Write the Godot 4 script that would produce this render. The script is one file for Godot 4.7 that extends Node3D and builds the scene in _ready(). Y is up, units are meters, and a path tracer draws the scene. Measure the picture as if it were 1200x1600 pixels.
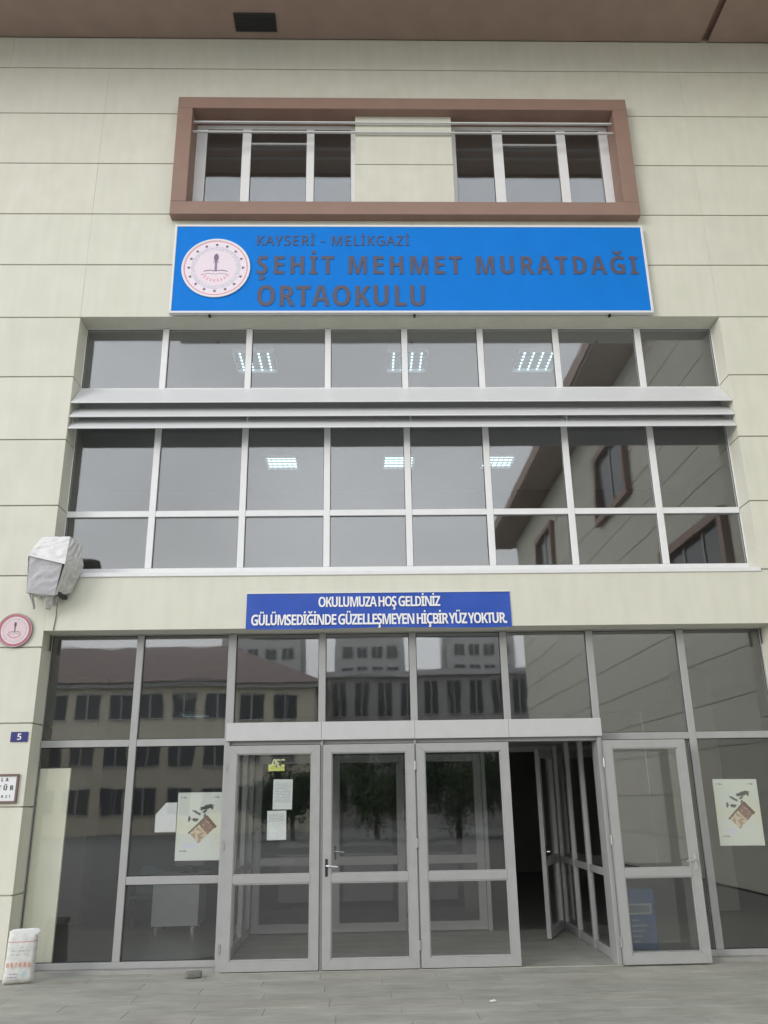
extends Node3D

# ---------------------------------------------------------------- helpers
var mats := {}
var mesh_cache := {}
var names := {}
var rng := RandomNumberGenerator.new()

func lin(r: float, g: float, b: float, a := 1.0) -> Color:
	var c := Color(r, g, b).linear_to_srgb()
	c.a = a
	return c

func noise_tex(seed_: int, freq: float, lo: Color, hi: Color, octaves := 5, size := 512) -> NoiseTexture2D:
	var n := FastNoiseLite.new()
	n.seed = seed_
	n.noise_type = FastNoiseLite.TYPE_SIMPLEX_SMOOTH
	n.frequency = freq
	n.fractal_octaves = octaves
	var t := NoiseTexture2D.new()
	t.width = size
	t.height = size
	t.seamless = true
	t.noise = n
	var g := Gradient.new()
	g.set_color(0, lo)
	g.set_color(1, hi)
	t.color_ramp = g
	return t

func bump_tex(seed_: int, freq: float) -> NoiseTexture2D:
	var n := FastNoiseLite.new()
	n.seed = seed_
	n.frequency = freq
	n.fractal_octaves = 4
	var t := NoiseTexture2D.new()
	t.width = 256
	t.height = 256
	t.seamless = true
	t.noise = n
	return t

# a plain material whose colour varies a little in patches (scale: repeats per metre)
func grained(c: Vector3, vary: float, scale: Vector3, rough: float, seed_: int, bump := 0.0, freq := 0.01) -> StandardMaterial3D:
	var m := StandardMaterial3D.new()
	m.albedo_texture = noise_tex(seed_, freq, lin(c.x * (1 - vary), c.y * (1 - vary), c.z * (1 - vary)), lin(c.x * (1 + vary), c.y * (1 + vary), c.z * (1 + vary)))
	m.uv1_triplanar = true
	m.uv1_world_triplanar = true
	m.uv1_scale = scale
	m.roughness = rough
	if bump > 0.0:
		m.heightmap_enabled = true
		m.heightmap_texture = bump_tex(seed_ + 7, 0.05)
		m.heightmap_scale = bump
	return m

func flat_mat(c: Vector3, rough := 0.6, metal := 0.0) -> StandardMaterial3D:
	var m := StandardMaterial3D.new()
	m.albedo_color = lin(c.x, c.y, c.z)
	m.roughness = rough
	m.metallic = metal
	return m

func numbered(n: String) -> String:
	if not names.has(n):
		names[n] = 0
		return n
	names[n] += 1
	return "%s_%03d" % [n, names[n]]

func thing(called: String, label: String, category: String, at := Vector3.ZERO, group := "") -> Node3D:
	var o := Node3D.new()
	o.name = numbered(called)
	add_child(o)
	o.position = at
	tag(o, label, category, group)
	return o

func tag(o: Node, label: String, category: String, group := "") -> void:
	o.set_meta("label", label)
	o.set_meta("category", category)
	if group != "":
		o.set_meta("group", group)

func put(parent: Node, called: String, mesh: Mesh, mat: Material, at: Vector3) -> MeshInstance3D:
	var o := MeshInstance3D.new()
	o.name = numbered(called) if parent == self else called
	o.mesh = mesh
	o.material_override = null
	o.set_surface_override_material(0, mat)
	parent.add_child(o, true)
	o.position = at - org(parent)
	return o

func group_node(parent: Node, called: String) -> Node3D:
	var o := Node3D.new()
	o.name = called
	parent.add_child(o, true)
	return o

func org(n: Node) -> Vector3:
	var p := Vector3.ZERO
	while n != self and n is Node3D:
		p += (n as Node3D).position
		n = n.get_parent()
	return p

func tri(st: SurfaceTool, a: Vector3, b: Vector3, c: Vector3, out: Vector3) -> void:
	var n := (c - a).cross(b - a)
	if n.dot(out) < 0:
		var t := b
		b = c
		c = t
		n = -n
	n = n.normalized()
	for v: Vector3 in [a, b, c]:
		st.set_normal(n)
		st.set_uv(Vector2(v.x, -v.y))
		st.add_vertex(v)

func quad(st: SurfaceTool, a: Vector3, b: Vector3, c: Vector3, d: Vector3, out: Vector3) -> void:
	tri(st, a, b, c, out)
	tri(st, a, c, d, out)

func start() -> SurfaceTool:
	var st := SurfaceTool.new()
	st.begin(Mesh.PRIMITIVE_TRIANGLES)
	return st

# box with chamfered edges, centre m, half size h
func cbox(st: SurfaceTool, m: Vector3, h: Vector3, c: float) -> void:
	c = minf(c, minf(h.x, minf(h.y, h.z)) * 0.45)
	for axis in 3:
		var u := (axis + 1) % 3
		var v := (axis + 2) % 3
		for s: float in [-1.0, 1.0]:
			var p := []
			for k: Array in [[-1, -1], [1, -1], [1, 1], [-1, 1]]:
				var q := Vector3.ZERO
				q[axis] = s * h[axis]
				q[u] = k[0] * (h[u] - c)
				q[v] = k[1] * (h[v] - c)
				p.append(m + q)
			var o := Vector3.ZERO
			o[axis] = s
			quad(st, p[0], p[1], p[2], p[3], o)
		if c <= 0.0:
			continue
		for su: float in [-1.0, 1.0]:
			for sv: float in [-1.0, 1.0]:
				var p2 := []
				for k: Array in [[-1, 0], [1, 0], [1, 1], [-1, 1]]:
					var q := Vector3.ZERO
					q[axis] = k[0] * (h[axis] - c)
					q[u] = su * (h[u] - (c if k[1] == 1 else 0.0))
					q[v] = sv * (h[v] - (0.0 if k[1] == 1 else c))
					p2.append(m + q)
				var o2 := Vector3.ZERO
				o2[u] = su
				o2[v] = sv
				quad(st, p2[0], p2[1], p2[2], p2[3], o2)
	if c > 0.0:
		for sx: float in [-1.0, 1.0]:
			for sy: float in [-1.0, 1.0]:
				for sz: float in [-1.0, 1.0]:
					var s := Vector3(sx, sy, sz)
					tri(st, m + s * Vector3(h.x, h.y - c, h.z - c), m + s * Vector3(h.x - c, h.y, h.z - c), m + s * Vector3(h.x - c, h.y - c, h.z), s)

func box_mesh(size: Vector3, c: float) -> Mesh:
	var key := "%.4f %.4f %.4f %.4f" % [size.x, size.y, size.z, c]
	if not mesh_cache.has(key):
		var st := start()
		cbox(st, Vector3.ZERO, size / 2, c)
		mesh_cache[key] = st.commit()
	return mesh_cache[key]

func box(parent: Node, called: String, x0: float, x1: float, y0: float, y1: float, z0: float, z1: float, mat: Material, c := 0.0) -> MeshInstance3D:
	return put(parent, called, box_mesh(Vector3(x1 - x0, y1 - y0, z1 - z0), c), mat, Vector3((x0 + x1) / 2, (y0 + y1) / 2, (z0 + z1) / 2))

# several bars as one mesh; list of [x0, x1, y0, y1, z0, z1]
func bars(parent: Node, called: String, list: Array, mat: Material, c: float, at: Vector3) -> MeshInstance3D:
	var st := start()
	for b: Array in list:
		cbox(st, Vector3((b[0] + b[1]) / 2, (b[2] + b[3]) / 2, (b[4] + b[5]) / 2) - at, Vector3((b[1] - b[0]) / 2, (b[3] - b[2]) / 2, (b[5] - b[4]) / 2), c)
	return put(parent, called, st.commit(), mat, at)

# double glazing: two panes of glass, each with an outer and an inner face
func pane(parent: Node, x0: float, x1: float, y0: float, y1: float, z: float, sheets := 3) -> MeshInstance3D:
	var w := x1 - x0
	var h := y1 - y0
	var key := "pane %.4f %.4f %d" % [w, h, sheets]
	if not mesh_cache.has(key):
		var st := start()
		var zs := [0.0, -0.02, -0.026] if sheets >= 3 else [0.0, -0.006]
		for k in zs.size():
			var zz: float = zs[k]
			quad(st, Vector3(-w / 2, -h / 2, zz), Vector3(w / 2, -h / 2, zz), Vector3(w / 2, h / 2, zz), Vector3(-w / 2, h / 2, zz), Vector3(0, 0, 1 if k % 2 == 0 else -1))
		var made := st.commit()
		if sheets >= 3:
			var s2 := start()
			quad(s2, Vector3(-w / 2, -h / 2, -0.006), Vector3(w / 2, -h / 2, -0.006), Vector3(w / 2, h / 2, -0.006), Vector3(-w / 2, h / 2, -0.006), Vector3(0, 0, 1))
			s2.commit(made)
			made.surface_set_material(1, mats.coating if sheets == 4 else mats.coating_mid if sheets == 5 else mats.coating_low)
		mesh_cache[key] = made
	var o := put(parent, "pane", mesh_cache[key], mats.glass, Vector3((x0 + x1) / 2, (y0 + y1) / 2, z))
	if parent.get_parent() == building and parent.name != "porch":
		var gk := "gasket" + key
		if not mesh_cache.has(gk):
			var g := start()
			var q := 0.0035
			for e: Array in [[-w / 2 + q, 0.0, q, h / 2], [w / 2 - q, 0.0, q, h / 2], [0.0, -h / 2 + q, w / 2 - q * 2, q], [0.0, h / 2 - q, w / 2 - q * 2, q]]:
				cbox(g, Vector3(e[0], e[1], 0.003), Vector3(e[2], e[3], 0.0025), 0.0)
			mesh_cache[gk] = g.commit()
		put(parent, "gasket", mesh_cache[gk], mats.gasket, Vector3((x0 + x1) / 2, (y0 + y1) / 2, z))
	return o

# a closed outline in (z, y), drawn out along x
func prism_x(outline: PackedVector2Array, x0: float, x1: float) -> Mesh:
	var st := start()
	var mid := Vector2.ZERO
	for p in outline:
		mid += p / outline.size()
	for i in outline.size():
		var a := outline[i]
		var b := outline[(i + 1) % outline.size()]
		var e := (b - a).orthogonal()
		if e.dot((a + b) / 2 - mid) < 0:
			e = -e
		quad(st, Vector3(x0, a.y, a.x), Vector3(x1, a.y, a.x), Vector3(x1, b.y, b.x), Vector3(x0, b.y, b.x), Vector3(0, e.y, e.x))
	var t := Geometry2D.triangulate_polygon(outline)
	for i in range(0, t.size(), 3):
		for x: float in [x0, x1]:
			tri(st, Vector3(x, outline[t[i]].y, outline[t[i]].x), Vector3(x, outline[t[i + 1]].y, outline[t[i + 1]].x), Vector3(x, outline[t[i + 2]].y, outline[t[i + 2]].x), Vector3(-1 if x == x0 else 1, 0, 0))
	return st.commit()

# a closed outline in (x, y), given a thickness along z (front at z = 0)
func plate(outline: PackedVector2Array, thick: float) -> Mesh:
	var st := start()
	add_plate(st, outline, 0.0, thick)
	return st.commit()

func add_plate(st: SurfaceTool, outline: PackedVector2Array, z0: float, thick: float) -> void:
	var t := Geometry2D.triangulate_polygon(outline)
	var turn := -1.0 if Geometry2D.is_polygon_clockwise(outline) else 1.0
	for i in range(0, t.size(), 3):
		for z: float in [z0, z0 - thick]:
			tri(st, Vector3(outline[t[i]].x, outline[t[i]].y, z), Vector3(outline[t[i + 1]].x, outline[t[i + 1]].y, z), Vector3(outline[t[i + 2]].x, outline[t[i + 2]].y, z), Vector3(0, 0, 1 if z == z0 else -1))
	for i in outline.size():
		var a := outline[i]
		var b := outline[(i + 1) % outline.size()]
		var e := Vector2(b.y - a.y, a.x - b.x) * turn
		quad(st, Vector3(a.x, a.y, z0), Vector3(b.x, b.y, z0), Vector3(b.x, b.y, z0 - thick), Vector3(a.x, a.y, z0 - thick), Vector3(e.x, e.y, 0))

func circle(r: float, n: int, rx := 1.0) -> PackedVector2Array:
	var p := PackedVector2Array()
	for i in n:
		p.append(Vector2(cos(TAU * i / n) * r * rx, sin(TAU * i / n) * r))
	return p

# flat ring between two radii with thickness
func ring(r0: float, r1: float, thick: float, n := 48) -> Mesh:
	var st := start()
	for i in n:
		var a := Vector3(cos(TAU * i / n), sin(TAU * i / n), 0)
		var b := Vector3(cos(TAU * (i + 1) / n), sin(TAU * (i + 1) / n), 0)
		var back := Vector3(0, 0, -thick)
		quad(st, a * r0, a * r1, b * r1, b * r0, Vector3(0, 0, 1))
		quad(st, a * r1, a * r1 + back, b * r1 + back, b * r1, a)
		quad(st, a * r0, a * r0 + back, b * r0 + back, b * r0, -a)
	return st.commit()

func tube(path: Array, r: float, n := 8) -> Mesh:
	var st := start()
	for i in path.size() - 1:
		var a: Vector3 = path[i]
		var b: Vector3 = path[i + 1]
		var d := (b - a).normalized()
		var u := d.cross(Vector3(0.31, 0.52, 0.79)).normalized()
		var v := d.cross(u)
		for k in n:
			var e0 := u * cos(TAU * k / n) + v * sin(TAU * k / n)
			var e1 := u * cos(TAU * (k + 1) / n) + v * sin(TAU * (k + 1) / n)
			quad(st, a + e0 * r, a + e1 * r, b + e1 * r, b + e0 * r, e0 + e1)
			tri(st, a, a + e0 * r, a + e1 * r, -d)
			tri(st, b, b + e0 * r, b + e1 * r, d)
	return st.commit()

func font(bold := true) -> SystemFont:
	var f := SystemFont.new()
	f.font_names = PackedStringArray(["Droid Sans"])
	f.font_weight = 700 if bold else 400
	return f

# every letter a mesh of its own; the line starts at x0 and is spread to x1, with capitals from y0 to y1
func letters(parent: Node, text: String, x0: float, x1: float, y0: float, y1: float, z: float, mat: Material, f: Font, squeeze := 1.0, thick := 0.006) -> void:
	var fs := 64
	var px := (y1 - y0) / (0.714 * fs)
	var total := 0.0
	for i in text.length():
		total += f.get_string_size(text[i], HORIZONTAL_ALIGNMENT_LEFT, -1, fs).x * px * squeeze
	var gap := (x1 - x0 - total) / maxf(1, text.length() - 1)
	var x := x0
	for i in text.length():
		var w := f.get_string_size(text[i], HORIZONTAL_ALIGNMENT_LEFT, -1, fs).x * px * squeeze
		if text[i] != " ":
			var key := "letter %s %.4f %.3f %.4f %s" % [text[i], px, squeeze, thick, f.get_instance_id()]
			if not mesh_cache.has(key):
				var t := TextMesh.new()
				t.text = text[i]
				t.font = f
				t.font_size = fs
				t.pixel_size = px
				t.depth = thick
				t.curve_step = 2.0
				t.horizontal_alignment = HORIZONTAL_ALIGNMENT_LEFT
				t.vertical_alignment = VERTICAL_ALIGNMENT_BOTTOM
				mesh_cache[key] = t
			var base := y0 - f.get_descent(fs) * px
			var o := put(parent, "letter", mesh_cache[key], mat, Vector3(x, base, z))
			o.scale = Vector3(squeeze, 1, 1)
		x += w + gap

func image_mat(im: Image, rough := 0.6) -> StandardMaterial3D:
	var m := StandardMaterial3D.new()
	m.albedo_texture = ImageTexture.create_from_image(im)
	m.roughness = rough
	return m

# a thin sheet standing in x-y with its front printed, uv 0..1
func sheet_mesh(w: float, h: float, thick: float) -> Mesh:
	var st := start()
	var p := [Vector3(-w / 2, -h / 2, 0), Vector3(w / 2, -h / 2, 0), Vector3(w / 2, h / 2, 0), Vector3(-w / 2, h / 2, 0)]
	var uv := [Vector2(0, 1), Vector2(1, 1), Vector2(1, 0), Vector2(0, 0)]
	for side in 2:
		for k: int in ([0, 2, 1, 0, 3, 2] if side == 0 else [0, 1, 2, 0, 2, 3]):
			st.set_normal(Vector3(0, 0, 1 if side == 0 else -1))
			st.set_uv(uv[k])
			st.add_vertex(p[k] - Vector3(0, 0, thick * side))
	for k in 4:
		var a: Vector3 = p[k]
		var b: Vector3 = p[(k + 1) % 4]
		quad(st, a, b, b - Vector3(0, 0, thick), a - Vector3(0, 0, thick), (a + b))
	return st.commit()

func seg_dist(p: Vector2, a: Vector2, b: Vector2) -> float:
	var t := clampf((p - a).dot(b - a) / (b - a).length_squared(), 0, 1)
	return p.distance_to(a.lerp(b, t))

# ---------------------------------------------------------------- scene
func _ready() -> void:
	rng.seed = 11
	look()
	print("look"); materials()
	ground(); print("ground")
	facade(); print("facade")
	glazing_middle(); glazing_top(); entrance(); print("glazing")
	interior(); print("interior")
	school_sign(); banner(); plaques(); print("signs")
	floodlight(); sack(); stone(); scrap(); papers(); indoor_things(); lamps(); print("things")
	surroundings(); print("done")

var building: Node3D

func look() -> void:
	var cam := Camera3D.new()
	cam.name = "camera"
	add_child(cam)
	cam.transform = Transform3D(Basis(Vector3(0.99962, -0.01526, 0.0228), Vector3(0.00706, 0.94608, 0.32387), Vector3(-0.02651, -0.32359, 0.94583)).orthonormalized(), Vector3(0, 1.74, 10))
	cam.fov = 62.83
	cam.near = 0.05
	cam.far = 600
	cam.current = true
	var sky_mat := ProceduralSkyMaterial.new()
	sky_mat.sky_top_color = lin(0.62, 0.665, 0.735)
	sky_mat.sky_horizon_color = lin(1.0, 1.0, 1.0)
	sky_mat.sky_curve = 0.55
	sky_mat.ground_bottom_color = lin(0.2, 0.2, 0.2)
	sky_mat.ground_horizon_color = lin(0.4, 0.41, 0.43)
	# grey cloud layer: noise over directions, so that it has no seam
	var n := FastNoiseLite.new()
	n.seed = 5
	n.frequency = 1.6
	n.fractal_octaves = 5
	var im := Image.create(512, 256, false, Image.FORMAT_RGBA8)
	for y in 256:
		var el := PI * (0.5 - (y + 0.5) / 256.0)
		for x in 512:
			var az := TAU * (x + 0.5) / 512.0
			var v := n.get_noise_3d(cos(el) * cos(az) * 1.2, sin(el) * 2.4, cos(el) * sin(az) * 1.2)
			v = clampf(0.5 + v * 1.5, 0, 1)
			im.set_pixel(x, y, Color(0.75, 0.77, 0.8, v))
	sky_mat.sky_cover = ImageTexture.create_from_image(im)
	sky_mat.sky_cover_modulate = Color(0.62, 0.62, 0.62)
	var sky := Sky.new()
	sky.sky_material = sky_mat
	var env := Environment.new()
	env.background_mode = Environment.BG_SKY
	env.sky = sky
	env.background_energy_multiplier = 1.0
	env.tonemap_mode = Environment.TONE_MAPPER_LINEAR
	env.tonemap_exposure = 1.9
	env.ambient_light_source = Environment.AMBIENT_SOURCE_SKY
	env.sdfgi_enabled = true
	env.ssao_enabled = true
	env.ssil_enabled = true
	var we := WorldEnvironment.new()
	we.name = "world_environment"
	we.environment = env
	add_child(we)
	var sun := DirectionalLight3D.new()
	sun.name = "sun"
	sun.light_energy = 0.18
	sun.sky_mode = DirectionalLight3D.SKY_MODE_LIGHT_ONLY
	sun.light_color = Color(1.0, 0.97, 0.92)
	sun.light_angular_distance = 22.0
	sun.shadow_enabled = true
	add_child(sun)
	sun.look_at_from_position(Vector3(-25, 9.5, 22), Vector3.ZERO)

func materials() -> void:
	var wall := grained(Vector3(0.655, 0.652, 0.57), 0.03, Vector3(0.3, 0.3, 0.3), 0.8, 3, 0.05)
	wall.detail_enabled = true
	wall.detail_blend_mode = BaseMaterial3D.BLEND_MODE_MUL
	wall.detail_albedo = noise_tex(21, 0.012, Color(0.975, 0.975, 0.968), Color(1, 1, 1), 4)
	wall.detail_uv_layer = BaseMaterial3D.DETAIL_UV_2
	wall.uv2_triplanar = true
	wall.uv2_world_triplanar = true
	wall.uv2_scale = Vector3(0.9, 0.12, 0.9)
	mats.wall = wall
	var wall2: StandardMaterial3D = wall.duplicate()
	wall2.albedo_texture = noise_tex(4, 0.01, lin(0.615, 0.612, 0.535), lin(0.665, 0.662, 0.579))
	mats.wall2 = wall2
	var wall3: StandardMaterial3D = wall.duplicate()
	wall3.albedo_texture = noise_tex(6, 0.014, lin(0.635, 0.628, 0.545), lin(0.69, 0.685, 0.602))
	mats.wall3 = wall3
	mats.brown = grained(Vector3(0.27, 0.172, 0.135), 0.06, Vector3(0.5, 0.5, 0.5), 0.55, 31, 0.02)
	mats.soffit = grained(Vector3(0.325, 0.235, 0.195), 0.08, Vector3(0.4, 0.4, 0.4), 0.7, 33)
	mats.alu = grained(Vector3(0.74, 0.745, 0.755), 0.03, Vector3(0.8, 0.8, 0.8), 0.38, 41)
	mats.casing = grained(Vector3(0.50, 0.505, 0.51), 0.03, Vector3(0.9, 0.9, 0.9), 0.38, 47)
	mats.door_alu = grained(Vector3(0.35, 0.353, 0.352), 0.05, Vector3(0.9, 0.9, 0.9), 0.38, 42)
	mats.inner_alu = grained(Vector3(0.36, 0.37, 0.37), 0.04, Vector3(0.9, 0.9, 0.9), 0.4, 44)
	mats.louvre = grained(Vector3(0.64, 0.65, 0.66), 0.03, Vector3(0.4, 2.0, 2.0), 0.32, 43)
	mats.spandrel = flat_mat(Vector3(0.33, 0.335, 0.34), 0.5)
	mats.gasket = flat_mat(Vector3(0.03, 0.03, 0.032), 0.6)
	mats.steel = flat_mat(Vector3(0.6, 0.6, 0.6), 0.25, 0.9)
	mats.black = flat_mat(Vector3(0.015, 0.015, 0.016), 0.5)
	var glass := StandardMaterial3D.new()
	glass.transparency = BaseMaterial3D.TRANSPARENCY_ALPHA
	glass.albedo_color = Color(0.10, 0.13, 0.13, 0.018)
	glass.roughness = 0.015
	glass.metallic_specular = 0.5
	var wave := FastNoiseLite.new()
	wave.seed = 77
	wave.frequency = 0.008
	wave.fractal_octaves = 2
	var wt := NoiseTexture2D.new()
	wt.width = 256
	wt.height = 256
	wt.seamless = true
	wt.noise = wave
	wt.as_normal_map = true
	wt.bump_strength = 4.0
	glass.normal_enabled = true
	glass.normal_texture = wt
	glass.normal_scale = 0.02
	glass.uv1_triplanar = true
	glass.uv1_world_triplanar = true
	glass.uv1_scale = Vector3(0.5, 0.5, 0.5)
	mats.glass = glass
	# thin silver solar coating on the inside of the outer pane
	var coat := StandardMaterial3D.new()
	var one := Image.create(4, 4, false, Image.FORMAT_RGBA8)
	one.fill(Color(0.97, 0.985, 0.99, 1.0))
	coat.albedo_texture = ImageTexture.create_from_image(one)
	coat.albedo_color = Color(1, 1, 1, 0.135)
	coat.transparency = BaseMaterial3D.TRANSPARENCY_ALPHA
	coat.metallic = 1.0
	coat.roughness = 0.015
	mats.coating = coat
	mats.coating_low = coat.duplicate()
	mats.coating_mid = coat.duplicate()
	mats.coating_mid.albedo_color = Color(1, 1, 1, 0.13)
	mats.coating_low.albedo_color = Color(1, 1, 1, 0.04)
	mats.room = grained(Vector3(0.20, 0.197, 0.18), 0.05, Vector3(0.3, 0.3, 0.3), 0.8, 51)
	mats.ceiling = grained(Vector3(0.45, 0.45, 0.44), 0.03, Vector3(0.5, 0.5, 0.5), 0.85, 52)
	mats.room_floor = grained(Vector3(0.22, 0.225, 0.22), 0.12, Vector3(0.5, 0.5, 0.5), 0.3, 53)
	mats.white = flat_mat(Vector3(0.72, 0.73, 0.74), 0.5)
	mats.asphalt = grained(Vector3(0.30, 0.30, 0.285), 0.2, Vector3(0.25, 0.25, 0.25), 0.9, 61)
	mats.yard = grained(Vector3(0.30, 0.295, 0.28), 0.15, Vector3(0.35, 0.35, 0.35), 0.85, 62)
	var stains := noise_tex(88, 0.011, Color(0.86, 0.86, 0.84), Color(1.0, 1.0, 0.99), 6)
	for k in 5:
		var c: Vector3 = [Vector3(0.40, 0.40, 0.368), Vector3(0.416, 0.414, 0.38), Vector3(0.386, 0.385, 0.358), Vector3(0.43, 0.427, 0.392), Vector3(0.406, 0.396, 0.362)][k]
		mats["stone%d" % k] = grained(c, 0.14, Vector3(0.55, 0.9, 3.2), 0.6, 70 + k, 0.12, 0.012)
		var sm: StandardMaterial3D = mats["stone%d" % k]
		sm.detail_enabled = true
		sm.detail_blend_mode = BaseMaterial3D.BLEND_MODE_MUL
		sm.detail_albedo = stains
		sm.detail_uv_layer = BaseMaterial3D.DETAIL_UV_2
		sm.uv2_triplanar = true
		sm.uv2_world_triplanar = true
		sm.uv2_scale = Vector3(0.22, 0.22, 0.5)

func ground() -> void:
	var g := put(self, "ground", box_mesh(Vector3(500, 0.2, 500), 0), mats.asphalt, Vector3(0, -0.16, 60))
	g.set_meta("kind", "structure")
	var yard := box(self, "courtyard", -30, 7.2, -0.1, -0.012, 3.0, 30, mats.yard)
	yard.set_meta("kind", "structure")
	var side := box(self, "path", -14, -5.94, -0.1, -0.012, -0.3, 2.99, mats.yard)
	side.set_meta("kind", "structure")
	var pave := Node3D.new()
	pave.name = "pavement"
	pave.set_meta("kind", "structure")
	add_child(pave)
	box(pave, "bed", -5.93, 7.2, -0.1, -0.012, -0.3, 2.99, mats.yard)
	# long stone planks in running bond
	var w := 1.2
	var d := 0.30
	for r in 11:
		var z0 := -0.28 + r * d
		var x := -5.9 - fposmod(r * 0.47, 1.0) * w
		while x < 7.1:
			var a := maxf(x, -5.9)
			var b := minf(x + w, 7.15)
			if b - a > 0.06:
				var o := box(pave, "plank", a + 0.0015, b - 0.0015, -0.03, rng.randf_range(-0.0008, 0.0008), z0 + 0.0015, z0 + d - 0.0015, mats["stone%d" % (rng.randi() % 5)], 0.0015)
				o.rotation.x = rng.randf_range(-0.0015, 0.0015)
			x += w

const GROOVES := [0.0, 0.81, 1.715, 2.625, 3.5, 4.375, 5.28, 6.18, 7.085, 7.985, 8.825, 9.675, 10.56, 11.48, 12.35, 12.955]
const XL := -3.80
const XR := 4.965
const FL := -14.0
const FR := 7.27

func facade() -> void:
	building = thing("school_building", "cream panelled school front with brown eaves, wide grey framed windows and glazed entrance doors", "building", Vector3(0, 0, 0))
	var wall := group_node(building, "wall")
	for b: Array in [[FL, XL - 0.03, 0.0, 3.695], [XR + 0.03, FR, 0.0, 3.695], [FL, FR, 3.695, 4.36], [FL, XL - 0.03, 4.36, 7.99], [XR + 0.03, FR, 4.36, 7.99], [FL, FR, 7.99, 9.65], [FL, -2.5, 9.65, 11.55], [3.85, FR, 9.65, 11.55], [FL, FR, 11.55, 13.1]]:
		box(wall, "backing", b[0], b[1], b[2], b[3], -0.40, -0.03, mats.wall)
	var g := 0.008
	for k in GROOVES.size() - 1:
		var y0: float = GROOVES[k] + (g if k > 0 else 0.0)
		var y1: float = GROOVES[k + 1] - g
		var spans := []
		var joints := [-9.6, -6.7, XL, XR]
		if k <= 8:
			spans = [[FL, XL, y0, y1], [XR, FR, y0, y1]]
			if k == 4:
				spans.append([XL, XR, 3.695, y1])
		elif k == 9:
			spans = [[FL, FR, y0, y1]]
		elif k == 10:
			spans = [[FL, -2.66, y0, y1], [4.0, FR, y0, y1], [-2.66, 4.0, y0, 9.575]]
		elif k == 11:
			spans = [[FL, -2.66, y0, y1], [4.0, FR, y0, y1], [-0.058, 1.38, 9.76, y1]]
		elif k == 12:
			spans = [[FL, -2.66, y0, y1], [4.0, FR, y0, y1], [-0.058, 1.38, y0, 11.45]]
		elif k == 13:
			spans = [[FL, -2.66, y0, y1], [4.0, FR, y0, y1], [-2.66, 4.0, 11.64, y1]]
		else:
			spans = [[FL, FR, y0, y1]]
			joints = [-9.6, -6.7 + (k - 13) * 1.4]
		for s: Array in spans:
			var cuts := [s[0]]
			for j: float in joints:
				if j > s[0] + 0.05 and j < s[1] - 0.05:
					cuts.append(j)
			cuts.append(s[1])
			for i in cuts.size() - 1:
				var a: float = cuts[i] + (0.0005 if i > 0 else 0.0)
				var b: float = cuts[i + 1] - (0.0005 if i < cuts.size() - 2 else 0.0)
				box(wall, "panel", a, b, s[2], s[3], -0.029, rng.randf_range(-0.001, 0.001), [mats.wall, mats.wall, mats.wall2, mats.wall3][rng.randi() % 4], 0.0025)
		if k <= 8 and k != 4:
			box(wall, "reveal_panel", XL - 0.03, XL, y0, y1, -0.33, -0.030, mats.wall)
			box(wall, "reveal_panel", XR, XR + 0.03, y0, y1, -0.33, -0.030, mats.wall)
	# backing of the short panel inside the projecting frame
	box(wall, "backing", -0.055, 1.377, 9.7, 11.47, -0.3, -0.031, mats.wall)
	# sill under the middle windows
	box(wall, "sill", XL + 0.002, XR - 0.002, 4.345, 4.40, -0.30, 0.018, mats.alu, 0.006)
	# projecting brown frame
	bars(building, "projecting_frame", [[-2.674, 4.01, 11.447, 11.654, -0.26, 0.15], [-2.674, 4.01, 9.56, 9.78, -0.26, 0.15], [-2.674, -2.453, 9.78, 11.447, -0.26, 0.15], [3.797, 4.01, 9.78, 11.447, -0.26, 0.15]], mats.brown, 0.006, Vector3(0.67, 10.55, 0))
	# eaves: soffit boards with a gap between them
	var soffit := group_node(building, "eaves")
	for s: Array in [[FL, 5.40], [5.51, 9.5]]:
		box(soffit, "soffit_board", s[0], s[1], 12.96, 13.0, 0.0, 2.53, mats.soffit, 0.004)
	box(soffit, "roof_edge", FL, 9.5, 13.05, 13.45, -0.4, 2.6, mats.brown, 0.01)
	box(soffit, "gutter_board", FL, 9.5, 12.93, 13.049, 2.535, 2.60, mats.brown, 0.006)
	# dark fitting under the eaves
	var vent := box(building, "vent", -1.88, -1.25, 12.935, 12.959, 0.14, 0.46, mats.gasket, 0.006)
	for k in 6:
		box(vent, "slat", -1.86, -1.27, 12.928, 12.9345, 0.165 + k * 0.048, 0.195 + k * 0.048, mats.black)

func frame_edges(parent: Node, x0: float, x1: float, y0: float, y1: float, z0: float, z1: float, w: float, mat: Material) -> void:
	bars(parent, "frame", [[x0, x1, y1 - w, y1, z0, z1], [x0, x1, y0, y0 + w, z0, z1], [x0, x0 + w, y0 + w, y1 - w, z0, z1], [x1 - w, x1, y0 + w, y1 - w, z0, z1]], mat, 0.003, Vector3((x0 + x1) / 2, (y0 + y1) / 2, z0))

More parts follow.
